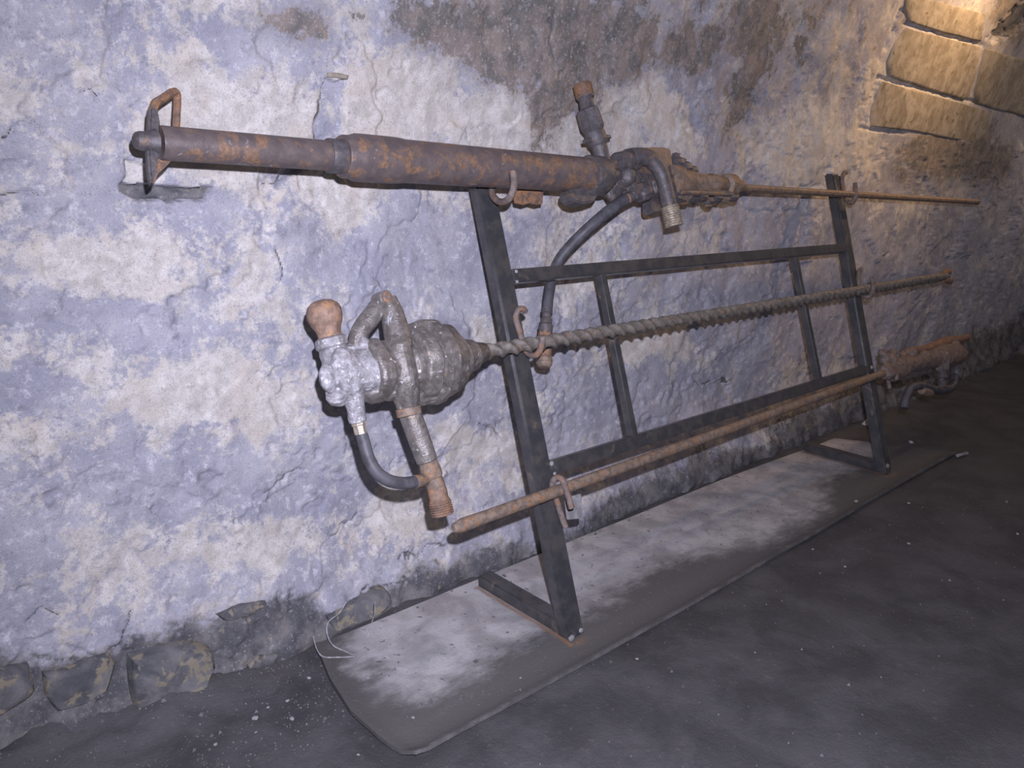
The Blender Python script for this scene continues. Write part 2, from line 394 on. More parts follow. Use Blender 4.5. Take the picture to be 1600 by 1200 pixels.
# ---------------------------------------------------------------- the wall and vault
def grid_mesh(name, X, Y, Z, mat, mask=None):
    r, c = X.shape
    V = np.stack([X, Y, Z], -1).reshape(-1, 3)
    idx = np.arange(r * c).reshape(r, c)
    Q = np.stack([idx[:-1, :-1], idx[:-1, 1:], idx[1:, 1:], idx[1:, :-1]], -1).reshape(-1, 4)
    me = bpy.data.meshes.new(name)
    me.vertices.add(len(V)); me.vertices.foreach_set('co', V.astype(np.float32).ravel())
    me.loops.add(Q.size); me.loops.foreach_set('vertex_index', Q.astype(np.int32).ravel())
    me.polygons.add(len(Q)); me.polygons.foreach_set('loop_start', np.arange(0, Q.size, 4, dtype=np.int32))
    me.polygons.foreach_set('loop_total', np.full(len(Q), 4, dtype=np.int32))
    me.update(calc_edges=True)
    me.polygons.foreach_set('use_smooth', np.ones(len(Q), bool))
    if mask is not None:
        at = me.attributes.new('mask', 'FLOAT_COLOR', 'POINT')
        m = np.concatenate([mask.reshape(-1, 3), np.ones((len(V), 1))], 1)
        at.data.foreach_set('color', m.astype(np.float32).ravel())
    o = bpy.data.objects.new(name, me); COL.objects.link(o); me.materials.append(mat)
    return o
def steps(a, b, fn):
    out = [a]
    while out[-1] < b: out.append(out[-1] + fn(out[-1]))
    return np.array(out)
xs = steps(-1.3, 9.5, lambda x: 0.02 if x < 0.1 else 0.0036 * max(1.0, (x / 1.3)) ** 1.3)
zs = np.concatenate([np.arange(-0.06, 1.62, 0.0036), steps(1.62, 2.35, lambda z: 0.0075), np.array([2.4, 2.6, 2.8, 3.0, 3.2, 3.4, 3.55, 3.68, 3.78, 3.86])])
X, Z = np.meshgrid(xs, zs)
Yb = wall_base(Z)
U, V_ = project(X, Yb, Z)                              # where each spot of wall is seen in the photograph
def gauss(x, y, rx, ry, ang=0.0):
    c, s = math.cos(ang), math.sin(ang); dx, dy = U - x, V_ - y
    return np.exp(-(((dx * c + dy * s) / rx) ** 2 + ((-dx * s + dy * c) / ry) ** 2))
und = fbm(X, Z, 0.55, 3, 1) * 0.022 + fbm(X, Z, 0.16, 3, 5) * 0.010 + fbm(X, Z, 0.045, 3, 9) * 0.0030
und += 0.006 * sstep(0.05, 0.12, fbm(X, Z, 0.3, 5, 21, 0.6)) - 0.004 * sstep(0.10, 0.15, fbm(X, Z, 0.22, 5, 31, 0.6))
low = np.clip((0.32 - Z) / 0.32, 0, 1)
und += low * (fbm(X, Z, 0.11, 4, 41) * 0.022)
bz = sstep(1335, 1385, U) * sstep(235, 200, V_) * (Z < 2.35)
und = und * (1 - 0.88 * bz) - 0.003 * bz
REL = und.copy()                                       # + is towards the viewer
# cracks, as polylines in the photograph
CRACKS = [
    [(0, 303), (45, 302), (62, 306)], [(133, 148), (147, 141), (162, 155)], [(60, 190), (35, 190), (5, 215)],
    [(480, 735), (455, 738), (432, 755), (412, 770)], [(1088, 597), (1120, 600), (1130, 594), (1150, 600)],
    [(750, 665), (765, 668), (780, 676)], [(190, 1000), (170, 1010), (145, 1030), (110, 1025), (60, 1028), (50, 1020)],
    [(202, 950), (197, 975), (190, 1000)], [(625, 875), (660, 862), (700, 848)], [(510, 130), (498, 155), (495, 215)],
    [(205, 255), (198, 275), (193, 292)], [(330, 291), (310, 295), (280, 293)], [(452, 262), (440, 288), (410, 288)],
    [(520, 840), (545, 820), (560, 800)], [(560, 930), (590, 915), (640, 905)], [(866, 90), (855, 60), (862, 20)],
    [(40, 970), (65, 950), (90, 953)], [(430, 390), (440, 420), (437, 440)],
]
crk = np.full(X.shape, 1e9); jit = fbm(X, Z, 0.03, 3, 77) * 9
for pl_ in CRACKS:
    pa = np.array(pl_); sel = (U > pa[:, 0].min() - 25) & (U < pa[:, 0].max() + 25) & (V_ > pa[:, 1].min() - 25) & (V_ < pa[:, 1].max() + 25) & (Z < 2.3)
    if sel.any():
        crk[sel] = np.minimum(crk[sel], polydist(U[sel] + jit[sel] * 0.5, V_[sel] + jit[sel], pl_))
REL -= 0.008 * np.exp(-(crk / 2.0) ** 2)
# chased slot and broken-out ledge behind the top drill, shallow pockets elsewhere
def cut(poly, dpt, soft=3.0, noise=2.5):
    pa = np.array(poly); sel = (U > pa[:, 0].min() - 20) & (U < pa[:, 0].max() + 20) & (V_ > pa[:, 1].min() - 20) & (V_ < pa[:, 1].max() + 20)
    u = U[sel] + jit[sel] * noise * 0.3; v = V_[sel] + jit[sel] * noise * 0.3
    ins = inpoly(u, v, poly); d = polydist(u, v, poly + [poly[0]])
    m = np.zeros(X.shape); m[sel] = np.where(ins, sstep(-soft * 0.3, soft, d), 0); 
    REL[:] -= dpt * m
    return m
slot = cut([(509, 122), (542, 122), (540, 215), (470, 275), (440, 292), (455, 262), (495, 218), (500, 160)], 0.022)
ledge = cut([(194, 286), (245, 288), (335, 291), (325, 312), (262, 315), (215, 313), (196, 303)], 0.040)
chip1 = cut([(205, 254), (260, 262), (262, 286), (196, 284)], 0.010)
dband = cut([(1545, 64), (1562, 38), (1600, 2), (1640, -30), (1650, 10), (1600, 42), (1572, 60)], 0.05)
pock = cut([(310, 735), (345, 735), (350, 760), (330, 770), (308, 760)], 0.010, 10)
pock2 = cut([(430, 740), (475, 738), (484, 762), (470, 800), (415, 790), (420, 760)], 0.005, 3)
# protruding plaster ribs and block courses
for a, b, amp, wd in [((0, 500), (170, 505), -0.006, 14), ((1375, 122), (1560, 168), -0.010, 3), ((1345, 200), (1415, 208), -0.008, 3), ((1415, 38), (1535, 70), -0.010, 3),
                      ((1410, 15), (1384, 75), -0.012, 3), ((1375, 120), (1345, 200), -0.010, 3), ((1130, 600), (1160, 640), -0.01, 6)]:
    sel = (Z < 2.35)
    d = np.full(X.shape, 1e9); d[sel] = polydist(U[sel] + jit[sel] * .4, V_[sel] + jit[sel] * .4, [a, b]); REL += amp * np.exp(-(d / wd) ** 2)
# masks: R limewash cream, G brown staining, B bare dark footing; both also paint the gap's shade
R_ = 0.42 + 0.26 * fbm(X, Z, 0.30, 4, 51, 0.6) + 0.34 * fbm(X, Z, 0.11, 4, 53, 0.6) + 0.10 * fbm(X, Z, 0.9, 2, 57)
for x, y, rx, ry, s in [(680, 150, 70, 60, .6), (780, 190, 70, 35, .6), (400, 185, 110, 60, .45), (560, 170, 60, 60, .4), (545, 330, 50, 45, .6), (60, 90, 90, 60, .3), (250, 200, 60, 60, .3), (30, 250, 60, 60, .25),
                         (1010, 150, 50, 50, .5), (1010, 220, 80, 40, .35), (1270, 225, 90, 60, .6), (1440, 150, 90, 60, .5), (1220, 60, 60, 60, .25), (250, 620, 130, 40, .4), (90, 420, 120, 40, .3), (60, 690, 60, 50, .4),
                         (360, 620, 70, 40, .3), (470, 620, 50, 60, .25), (300, 850, 200, 40, .3), (130, 930, 120, 50, .25), (450, 830, 80, 40, .3), (720, 690, 60, 50, .3), (930, 560, 70, 40, .25), (640, 790, 60, 50, .2),
                         (100, 490, 150, 22, -.55), (270, 520, 150, 40, -.4), (660, 390, 110, 60, -.45), (560, 400, 80, 30, -.3), (60, 620, 60, 40, -.3), (240, 760, 150, 40, -.35), (640, 590, 80, 60, -.2), (720, 620, 60, 40, -.3), (1000, 640, 90, 50, -.35),
                         (370, 60, 60, 40, -.3), (150, 330, 90, 40, -.35), (330, 320, 90, 30, -.3), (1300, 480, 90, 90, -.3), (1450, 400, 90, 60, -.3), (1100, 480, 90, 60, -.2)]:
    R_ += 0.75 * s * gauss(x, y, rx, ry)
up = sstep(330, 60, V_) * sstep(250, 700, U)
G_ = 0.02 + (0.15 + 0.22 * up) * fbm(X, Z, 0.16, 5, 61, 0.62) + 0.10 * up + 0.17 * sstep(130, 0, V_) * sstep(300, 420, U) + 0.26 * up * fbm(X, Z, 0.07, 4, 63, 0.6)
for x, y, rx, ry, s in [(930, 80, 90, 75, .85), (870, 150, 50, 60, .6), (845, 190, 28, 45, .5), (860, 20, 60, 50, .7), (720, 50, 80, 55, .55), (780, 110, 40, 55, .6), (640, 40, 70, 40, .4), (440, 30, 90, 28, .5), (480, 60, 40, 26, .35), (970, 190, 40, 30, .4), (940, 230, 60, 22, .25),
                         (1090, 60, 50, 50, .35), (1060, 90, 50, 35, .4), (1150, 190, 40, 70, .55), (1170, 60, 30, 80, .5), (1230, 130, 40, 60, .35), (1420, 260, 60, 60, .5), (1500, 240, 60, 50, .6), (1560, 260, 40, 80, .5), (1450, 230, 40, 30, .3), (1300, 130, 30, 50, .25), (1200, 40, 40, 40, .3),
                         (680, 150, 60, 45, -.35), (780, 190, 55, 28, -.35), (1010, 190, 55, 50, -.25), (1270, 225, 70, 50, -.3), (325, 745, 22, 22, .35), (1000, 480, 30, 20, .2), (1120, 330, 40, 20, .25), (1265, 275, 30, 20, .45), (1580, 40, 25, 60, .6), (295, 10, 14, 20, .4)]:
    G_ += 0.85 * s * gauss(x, y, rx, ry)
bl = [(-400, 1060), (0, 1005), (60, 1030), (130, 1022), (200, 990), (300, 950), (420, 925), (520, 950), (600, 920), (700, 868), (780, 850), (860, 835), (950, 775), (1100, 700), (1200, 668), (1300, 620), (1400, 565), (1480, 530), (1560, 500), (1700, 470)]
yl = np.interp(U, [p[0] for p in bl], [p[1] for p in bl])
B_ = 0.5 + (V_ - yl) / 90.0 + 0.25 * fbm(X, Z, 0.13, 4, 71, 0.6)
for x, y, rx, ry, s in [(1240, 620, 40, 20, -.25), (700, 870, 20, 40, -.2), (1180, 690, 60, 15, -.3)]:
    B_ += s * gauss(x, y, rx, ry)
B_ = np.maximum(np.maximum(B_, 0.8 * ledge), 0.8 * dband); R_ -= 0.5 * slot; R_ += 0.8 * chip1  # painted shade of the corner gap; ledge recess darkened, slot less cream
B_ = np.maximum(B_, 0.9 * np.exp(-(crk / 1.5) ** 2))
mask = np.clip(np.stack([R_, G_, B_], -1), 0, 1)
# push along the inward normal of the vault
ny = np.where(Z > VZ, np.sqrt(np.clip(1 - ((Z - VZ) / VR) ** 2, 0.02, 1)), 1.0); nz = np.where(Z > VZ, (Z - VZ) / VR, 0)
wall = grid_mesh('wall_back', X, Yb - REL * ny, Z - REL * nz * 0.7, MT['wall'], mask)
wall['kind'] = 'structure'

def wall_piece(name, poly, proud, mat, parent, seed, rings=6, sink=0.035, flat=4.0):
    """a stone in the wall: outline given in photograph pixels on the wall face"""
    w = np.array([WP(x, y) for x, y in poly]); xz = w[:, [0, 2]]
    # even resampling of the outline
    seg = np.linalg.norm(np.roll(xz, -1, 0) - xz, axis=1); L = seg.sum(); N = 28; o = []
    cum = np.concatenate([[0], np.cumsum(seg)])
    for k in range(N):
        s = L * k / N; i = np.searchsorted(cum, s, 'right') - 1; t = (s - cum[i]) / seg[i]
        o.append(xz[i] * (1 - t) + xz[(i + 1) % len(xz)] * t)
    o = np.array(o); c = o.mean(0); V = []
    o = c + (o - c) * (1 + 0.035 * fbm(o[:, 0] * 9 + seed, o[:, 1] * 9, 0.5, 3, 130 + seed))[:, None]

    rs = [1.0, 0.99, 0.965, 0.88, 0.6, 0.3]; hs = [-sink, -0.2 * proud, 0.75 * proud, proud, proud * 1.08, proud * 1.1]
    for r, hh in zip(rs, hs):
        q = c + (o - c) * r
        nn = fbm(q[:, 0] + seed * 3.1, q[:, 1], 0.09, 3, 80 + seed) * proud * 0.45 * (1 if r < 0.97 else 0)
        for (x, z), e in zip(q, nn): V.append((x, float(wall_base(z)) - hh - e, z))
    V.append((c[0], float(wall_base(c[1])) - proud * 1.1, c[1])); Fc = []
    for i in range(len(rs) - 1):
        for j in range(N): Fc.append((i * N + j, i * N + (j + 1) % N, (i + 1) * N + (j + 1) % N, (i + 1) * N + j))
    k = (len(rs) - 1) * N; Fc += [(k + j, k + (j + 1) % N, len(V) - 1) for j in range(N)]
    return mesh_obj(name, V, Fc, mat, parent, True, 50)
STONES = [
    [(-60, 1040), (0, 1035), (45, 1030), (52, 1075), (30, 1095), (0, 1110), (-60, 1115)],
    [(62, 1045), (110, 1035), (165, 1010), (178, 1030), (165, 1075), (130, 1095), (85, 1105), (66, 1080)],
    [(195, 1018), (250, 998), (320, 1000), (328, 1030), (312, 1068), (270, 1095), (230, 1118), (205, 1105), (196, 1070)],
    [(332, 955), (370, 938), (412, 930), (414, 940), (385, 955), (345, 965)],
    [(342, 978), (378, 968), (382, 990), (372, 1000)],
    [(378, 1035), (400, 1018), (430, 1015), (426, 1035), (392, 1046)],
    [(505, 960), (555, 935), (600, 915), (610, 935), (575, 965), (520, 985)],
]
for i, po in enumerate(STONES):
    wall_piece('stone', po, [0.03, 0.03, 0.045, 0.03, 0.02, 0.02, 0.02][i], MT['foot_stone'], wall, i)
wall_piece('stone_sliver', [(509, 113), (526, 114), (543, 118), (541, 125), (524, 122), (508, 121)], 0.012, MT['block'], wall, 15)
BLOCKS = [
    [(1414, -12), (1470, 4), (1540, 22), (1534, 66), (1470, 50), (1417, 33), (1412, 10)],
    [(1416, 43), (1470, 57), (1534, 74), (1524, 120), (1512, 158), (1440, 137), (1379, 116), (1390, 75)],
    [(1378, 126), (1440, 144), (1511, 164), (1550, 175), (1546, 205), (1530, 226), (1480, 216), (1415, 204), (1351, 196), (1363, 160)],
    [(1540, 76), (1600, 92), (1640, 104), (1630, 190), (1560, 172), (1518, 160), (1528, 120)],
]
for i, po in enumerate(BLOCKS):
    wall_piece('stone_block', po, 0.0045, MT['block'], wall, 20 + i, flat=6)

# ---------------------------------------------------------------- the floor
FZ = -0.012
fx = steps(-1.6, 9.5, lambda x: 0.02 if x < 0 else 0.009 * max(1.0, x / 1.2) ** 1.2)
fy = np.concatenate([np.arange(-3.0, 0.4, 0.10), np.arange(0.4, 1.72, 0.0095)])
FX, FY = np.meshgrid(fx, fy)
rise = np.clip((FY - 1.36) / 0.24, 0, 1) ** 1.6 * np.clip((0.72 - FX) / 0.25, 0, 1)
FZZ = FZ + fbm(FX, FY, 0.5, 3, 90) * 0.004 + fbm(FX, FY, 0.05, 3, 93) * (0.0022 + 0.004 * np.clip((FY - 1.2) / 0.3, 0, 1) * np.clip((0.72 - FX) / 0.2, 0, 1)) + rise * (0.045 + 0.03 * fbm(FX, FY, 0.09, 4, 95))
matzone = (FX > 0.72) & (FX < 3.75) & (FY > 1.02) & (FY < 1.6)
FZZ = np.where(matzone, np.minimum(FZZ, FZ - 0.001), FZZ)
fm = np.zeros(FX.shape + (3,)); fm[..., 0] = np.clip(0.15 + rise * 0.9 + np.clip((FY - 1.25) / 0.3, 0, 1) * 0.4, 0, 1)
floor = grid_mesh('floor', FX, FY, FZZ, MT['floor'], fm); floor['kind'] = 'structure'

# ---------------------------------------------------------------- the rubber mat
front = np.array([G(x, y)[:2] for x, y in [(650, 1184), (760, 1122), (900, 1046), (1050, 963), (1200, 876), (1320, 808), (1420, 748), (1500, 704)]])
left = np.array([G(x, y)[:2] for x, y in [(490, 1000), (515, 1062), (548, 1115), (590, 1152), (625, 1175), (650, 1184)]])
NX, NY = 260, 60
xm = np.linspace(0.74, 3.62, NX); MX = np.zeros((NY, NX)); MY = MX.copy()
for j in range(NX):
    yf = np.interp(xm[j], front[:, 0], front[:, 1])
    # the rounded left end
    if xm[j] < left[0, 0] + 0.02:
        pass
    MX[:, j] = xm[j]; MY[:, j] = yf + (1.545 - 0.03 * sstep(2.6, 3.6, xm[j]) - yf) * np.linspace(0, 1, NY)
# shear the rows so that the left end follows its curved outline
lo = np.argsort(left[:, 1]); xl = np.interp(MY, left[lo, 1], left[lo, 0])
tt = (MX - MX[:, :1]) / (MX[:, -1:] - MX[:, :1]); xr = 3.62 - 0.25 * np.clip((MY - 1.08) / 0.46, 0, 1)
MX = xl + (xr - xl) * tt
MY += 0
v = np.linspace(0, 1, NY)[:, None]
lipf = np.exp(-(v / 0.035) ** 2); u_ = (MX - xl); lipl = np.exp(-(u_ / 0.02) ** 2)
waves = fbm(MX, MY, 0.45, 2, 110)
MZ = 0.0 + fbm(MX, MY, 0.25, 3, 111) * 0.0014 + 0.011 * lipf * (0.75 + 0.5 * waves) + 0.007 * lipl - 0.004 * np.exp(-((v - 0.12) / 0.07) ** 2)
mm = np.zeros(MX.shape + (3,))
dfront = v + 0.10 * fbm(MX, MY, 0.35, 4, 115) + 0.0 * MX
edge = 0.40 - 0.12 * (1 - sstep(0.9, 1.3, MX)) - 0.17 * sstep(1.9, 2.3, MX) * (1 - sstep(2.5, 2.9, MX)) + 0.10 * sstep(2.4, 3.0, MX) - 0.05 * sstep(1.2, 1.6, MX)
mm[..., 0] = np.clip(0.5 + (dfront - edge) * 2.4, 0.05, 0.95) * sstep(0.0, 0.16, u_ + 0.05 * fbm(MX, MY, 0.1, 3, 117)) * (1 - 0.9 * sstep(3.32, 3.58, MX)) 
mm[..., 0] = np.maximum(mm[..., 0], 0.34 * lipf)
for (cx, cy0) in ((1.315, 1.16), (3.115, 1.16)):
    d1 = np.abs(MX - (cx - 0.030)) / 0.010; inr = (MY > cy0 - 0.012) & (MY < cy0 + 0.36)
    mm[..., 1] = np.maximum(mm[..., 1], np.where(inr, np.exp(-d1 ** 2) * 0.9, 0))
    mm[..., 1] = np.maximum(mm[..., 1], 0.6 * np.exp(-(((MX - cx - 0.005) / 0.05) ** 2 + ((MY - cy0 + 0.012) / 0.022) ** 2)))
rm = grid_mesh('rubber_mat', MX, MY, MZ, MT['mat'], mm)
bm = bmesh.new(); bm.from_mesh(rm.data)
be = [e for e in bm.edges if e.is_boundary]
ex = bmesh.ops.extrude_edge_only(bm, edges=be)
for g in ex['geom']:
    if isinstance(g, bmesh.types.BMVert): g.co.z -= 0.0095
bm.to_mesh(rm.data); bm.free()
rm.data.polygons.foreach_set('use_smooth', [True] * len(rm.data.polygons)); rm.data.set_sharp_from_angle(angle=math.radians(50))
tag(rm, 'long dusty black rubber mat strip under the rack feet', 'mat')

# ---------------------------------------------------------------- the rack
rack = thing('display_rack', 'leaning black steel rack with hooks holding three rock drills', 'rack', (2.2, 1.3, 0.0))
TOPZ = 1.142
def post(arris_bot, arris_top, w, dpt):
    a, b = np.array(arris_bot), np.array(arris_top); back = np.array([0, dpt, 0]); r = np.array([w, 0, 0])
    fr = [a, a + r, b + r, b]; bk = [p + back for p in fr]
    return solid('post', fr, bk, MT['black_steel'], rack, 0.0065)
def rp(x, z): return (x, RACK_Y + z * math.tan(LEAN), z)
PL = (1.284, 1.284); PR = (3.088, 3.143); PW = 0.061
post(rp(PL[0], 0.0005), rp(PL[1], TOPZ - 0.04), PW, 0.040)
post(rp(PR[0], 0.0005), rp(PR[1], TOPZ), PW, 0.040)
def prx(z): return PR[0] + (PR[1] - PR[0]) * z / TOPZ
def pbox(name, x0, x1, z0, z1, n1, n0, x0b=None, x1b=None, bev=0.003):
    """bar in the rack plane between heights z0 and z1"""
    x0b = x0 if x0b is None else x0b; x1b = x1 if x1b is None else x1b
    fr = [np.array(rp(x0, z0)), np.array(rp(x1, z0)), np.array(rp(x1b, z1)), np.array(rp(x0b, z1))]
    return solid(name, [p + n1 * NRM for p in fr], [p + n0 * NRM for p in fr], MT['black_steel'], rack, bev)
pbox('crossbar', PL[0] + PW - 0.001, prx(.86) + 0.002, 0.845, 0.878, -0.002, -0.034)
pbox('crossbar', PL[0] + PW - 0.001, prx(.40) + 0.002, 0.382, 0.416, -0.002, -0.034)
for xa in (1.671, 2.735):
    pbox('slim_bar', xa, xa + 0.024, 0.414, 0.847, -0.006, -0.030, bev=0.002)
def foot(x, y0):
    w, hgt = 0.046, 0.036
    fr = [np.array([x, y0, 0.0008]), np.array([x + w, y0, 0.0008]), np.array([x + w, y0, hgt]), np.array([x, y0, hgt])]
    solid('foot', fr, [p + np.array([0, 0.325, 0]) for p in fr], MT['black_steel'], rack, 0.003)
foot(1.284 + 0.006, RACK_Y + 0.028); foot(3.088 + 0.006, RACK_Y + 0.028)
# weld beads where bars meet posts
for (x, y, r) in [(862, 724, 4), (867, 740, 3), (807, 424, 3), (808, 440, 3), (1362, 574, 3), (893, 997, 5), (908, 985, 4), (1387, 728, 4)]:
    pblob('weld_bead', x, y, 0.0, r * 1.2, r, r * .6, MT['plate'], rack, int(x), 0.25, 0, 2)

def hook(spec, r=0.0062):
    pts = smooth_path([P(x, y, n) for x, y, n in spec], 6)
    return sweep('hook', pts, [r] * len(pts), MT['hook_steel'], rack, 10)
hook([(772, 292, 0.004), (768, 300, 0.012), (774, 311, 0.035), (784, 316, 0.065), (795, 311, 0.105), (802, 296, 0.122), (803, 282, 0.126), (801, 268, 0.126)], 0.0085)
hook([(821, 487, 0.024), (817, 483, 0.016), (810, 484, 0.010), (806, 496, 0.006), (810, 512, 0.006), (815, 528, 0.006), (820, 545, 0.012), (829, 555, 0.030), (839, 554, 0.052), (845, 544, 0.062), (848, 528, 0.064)], 0.0080)
hook([(884, 824, 0.010), (878, 808, 0.007), (871, 785, 0.006), (864, 766, 0.007), (864, 752, 0.016), (871, 746, 0.030), (879, 750, 0.045), (884, 762, 0.050), (888, 776, 0.050), (893, 794, 0.050)], 0.0080)
hook([(1324, 269, 0.020), (1319, 270, 0.012), (1316, 280, 0.006), (1318, 296, 0.006), (1321, 311, 0.018), (1329, 317, 0.045), (1336, 310, 0.066), (1337, 298, 0.070), (1336, 286, 0.070)], 0.0085)
hook([(1349, 421, 0.022), (1344, 421, 0.012), (1341, 431, 0.006), (1343, 448, 0.006), (1348, 461, 0.018), (1356, 464, 0.042), (1363, 457, 0.058), (1364, 445, 0.060), (1362, 433, 0.060)], 0.0085)
hook([(1390, 607, 0.006), (1388, 595, 0.006), (1386, 582, 0.006), (1386, 572, 0.014), (1391, 567, 0.030), (1397, 572, 0.046), (1400, 584, 0.050), (1401, 594, 0.050)], 0.0085)
prism('backing_plate', [(884, 778), (909, 771), (911, 806), (907, 810), (888, 812)], -0.030, -0.022, MT['plate'], rack, 0.002)
prism('bracket', [(800, 292), (850, 292), (848, 318), (838, 320), (828, 317), (818, 320), (806, 317)], 0.002, 0.008, MT['rust'], rack, 0.001)

# ---------------------------------------------------------------- the top drill
top = thing('rock_drill', 'long rusty rock drill with thick barrel lying on the top hooks', 'rock drill', P(800, 265, 0.065))
N0 = 0.066
A0, A1, A2 = P(249, 223, N0), P(622, 251, N0), P(935, 275, N0)
AX = (A2 - A0) / np.linalg.norm(A2 - A0); LT = np.linalg.norm(A2 - A0)
def on(x):        # place on the drill axis under image column x
    lo_, hi_ = -0.3, 3.0
    for _ in range(50):
        m_ = (lo_ + hi_) / 2; q = A0 + AX * m_
        if project(q[0], q[1], q[2])[0] < x: lo_ = m_
        else: hi_ = m_
    return A0 + AX * lo_
def ring(name, x0, x1, prof, mat, seg=32, fprof=None, side=(1, 1)):
    a, b = on(x0), on(x1)
    return lathe(name, a, b, prof, mat, top, seg, 35, fprof, side)
rb = px2m(on(400), 24.5)
ring('front_tube', 249, 520, [(0, rb * 0.97), (0.012, rb), (1, rb)], MT['barrel'])
ring('collar', 511, 540, [(0, rb * 1.10), (0.08, rb * 1.16), (0.75, rb * 1.16), (0.8, rb * 1.10), (1, rb * 1.10)], MT['dark_iron'])
rc = px2m(on(590), 36); rd = px2m(on(760), 30.5)
ring('coupling', 533, 630, [(0, rc * 0.86), (0.02, rc * 0.89), (0.12, rc * 0.90), (0.20, rc * 0.99), (0.30, rc), (0.80, rc), (0.95, rd * 1.03), (1, rd)], MT['barrel'])
ring('barrel', 622, 930, [(0, rd), (1, rd * 0.98)], MT['barrel'])
clamp = ring('clamp_ring', 916, 942, [(0, rd * 1.06), (0.1, rd * 1.13), (0.85, rd * 1.13), (1, rd * 1.02)], MT['dark_iron'])
prism('clamp_lug', [(893, 293), (930, 290), (936, 304), (929, 315), (912, 318), (898, 314), (891, 305)], N0 - 0.03, N0 + 0.015, MT['dark_iron'], clamp, 0.004)
rn = px2m(on(955), 15)
ring('neck', 938, 985, [(0, rn), (0.35, rn), (0.40, rn * 0.9), (0.55, rn * 0.9), (0.6, rn * 1.1), (1, rn * 1.2)], MT['dark_iron'])
bolt(486, 236, N0 + rb * 0.98, 4, MT['hook_steel'], top, 'rivet')
# front end: cross plate with boss, bail handle
end_plate = prism('end_plate', [(234, 166), (245, 164), (250, 182), (252, 205), (250, 240), (246, 268), (238, 289), (233, 270), (231, 240), (232, 205), (233, 185)], N0 - 0.010, N0 + 0.010, MT['dark_iron'], top, 0.004)
a, b = P(243, 222, N0 + .004), P(208, 219, N0 + 0.008)
s = px2m(a, 1)
lathe('boss', a, b, [(0, 20 * s), (0.25, 17 * s), (0.35, 15 * s), (0.72, 14.5 * s), (0.88, 12.5 * s), (0.97, 8 * s), (1, 3 * s)], MT['dark_iron'], end_plate, 20)
pipe('bail_handle', [(238, 176, N0, 7), (243, 162, N0 - 0.004, 7), (256, 153, N0 - 0.012, 6.5), (270, 144, N0 - 0.022, 6.5), (276, 146, N0 - 0.028, 6), (277, 158, N0 - 0.03, 6), (276, 178, N0 - 0.03, 6), (275, 202, N0 - 0.028, 6)], MT['rust'], top, 8, 5)
prism('bail_lug', [(249, 246), (268, 250), (262, 258), (248, 270), (241, 286), (238, 282)], N0 - 0.04, N0 - 0.01, MT['rust'], top, 0.002)
# valve chest and body
valve_chest = prism('valve_chest', [(966, 238), (978, 233), (1010, 229), (1044, 229), (1050, 234), (1053, 262), (1055, 279), (1020, 284), (985, 278), (966, 268)], N0 - 0.045, N0 + 0.014, MT['barrel'], top, 0.007)
plathe('chest_flange', (962, 256, N0), (990, 250, N0 + 0.004), [(0, 15), (0.1, 17), (0.6, 17), (0.7, 19), (1, 19)], MT['dark_iron'], valve_chest, 20)
fused('main_body', [
    pblob('lump', 958, 297, N0 - 0.012, 20, 21, 10, MT['dark_iron'], top, 3, 0.03),
    prism('lump', [(964, 262), (1010, 268), (1062, 270), (1064, 296), (1040, 306), (1012, 308), (985, 296), (964, 288)], N0 - 0.05, N0 + 0.018, MT['dark_iron'], top, 0.006),
    prism('lump', [(992, 286), (1010, 282), (1016, 296), (1012, 308), (998, 312), (990, 302)], N0 - 0.01, N0 + 0.034, MT['dark_iron'], top, 0.004),
    pblob('lump', 980, 276, N0 + 0.018, 15, 15, 14, MT['dark_iron'], top, 5, 0.06),
    pblob('lump', 1006, 303, N0 + 0.022, 17, 12, 14, MT['dark_iron'], top, 8, 0.16, 0.5),
    pblob('lump', 1030, 290, N0 + 0.02, 16, 14, 10, MT['dark_iron'], top, 18, 0.16, 0.5)], MT['dark_iron'], top, 0.0020, 0.0015, 0.015, 1)
pblob('ferrule', 980, 311, N0 + 0.018, 9, 8.5, 8, MT['rust'], top, 10, 0.15, 0.6)
prism('mount_block', [(1017, 306), (1032, 304), (1036, 330), (1020, 333), (1017, 326)], N0 - 0.03, N0 + 0.004, MT['dark_iron'], top, 0.003)
elbow = pipe('elbow_pipe', [(986, 247, N0 + 0.016, 15), (1000, 245, N0 + 0.026, 14), (1014, 248, N0 + 0.034, 13), (1026, 259, N0 + 0.040, 12.5), (1034, 274, N0 + 0.043, 12), (1039, 292, N0 + 0.044, 12), (1044, 314, N0 + 0.044, 12.5), (1048, 328, N0 + 0.044, 12.5)], MT['dark_iron'], top, 18, 6)
plathe('pipe_thread', (1046.5, 322, N0 + 0.044), (1053.5, 354, N0 + 0.044), threads(9, 13, 14.6) + [(1.0, 9)], MT['bright'], elbow, 20)
# upright inlet fitting
plathe('inlet_thread', (909, 131, N0), (914.5, 152, N0), [(0, 11)] + threads(6, 13.2, 15.0, 0.01, 1.0), MT['rust'], top, 20)
plathe('inlet_neck', (914, 148, N0), (919, 176, N0), [(0, 14), (0.2, 14), (0.3, 11.5), (0.8, 12), (1, 15)], MT['dark_iron'], top, 20)
plathe('hex_nut', (917, 170, N0), (929, 208, N0), [(0, 15), (0.06, 19), (0.75, 20), (0.95, 16), (1, 14)], MT['dark_iron'], top, 6, sharp=20)
plathe('inlet_collar', (928, 205, N0), (936, 228, N0), [(0, 15), (0.2, 16.5), (0.8, 16), (1, 13)], MT['dark_iron'], top, 20)
plathe('stud', (912, 221.5, N0), (925, 218, N0), [(0, 3), (.3, 4), (1, 3)], MT['dark_iron'], top, 8)
plathe('stud', (940, 215, N0), (953, 214, N0), [(0, 3), (.7, 4), (1, 3)], MT['dark_iron'], top, 8)
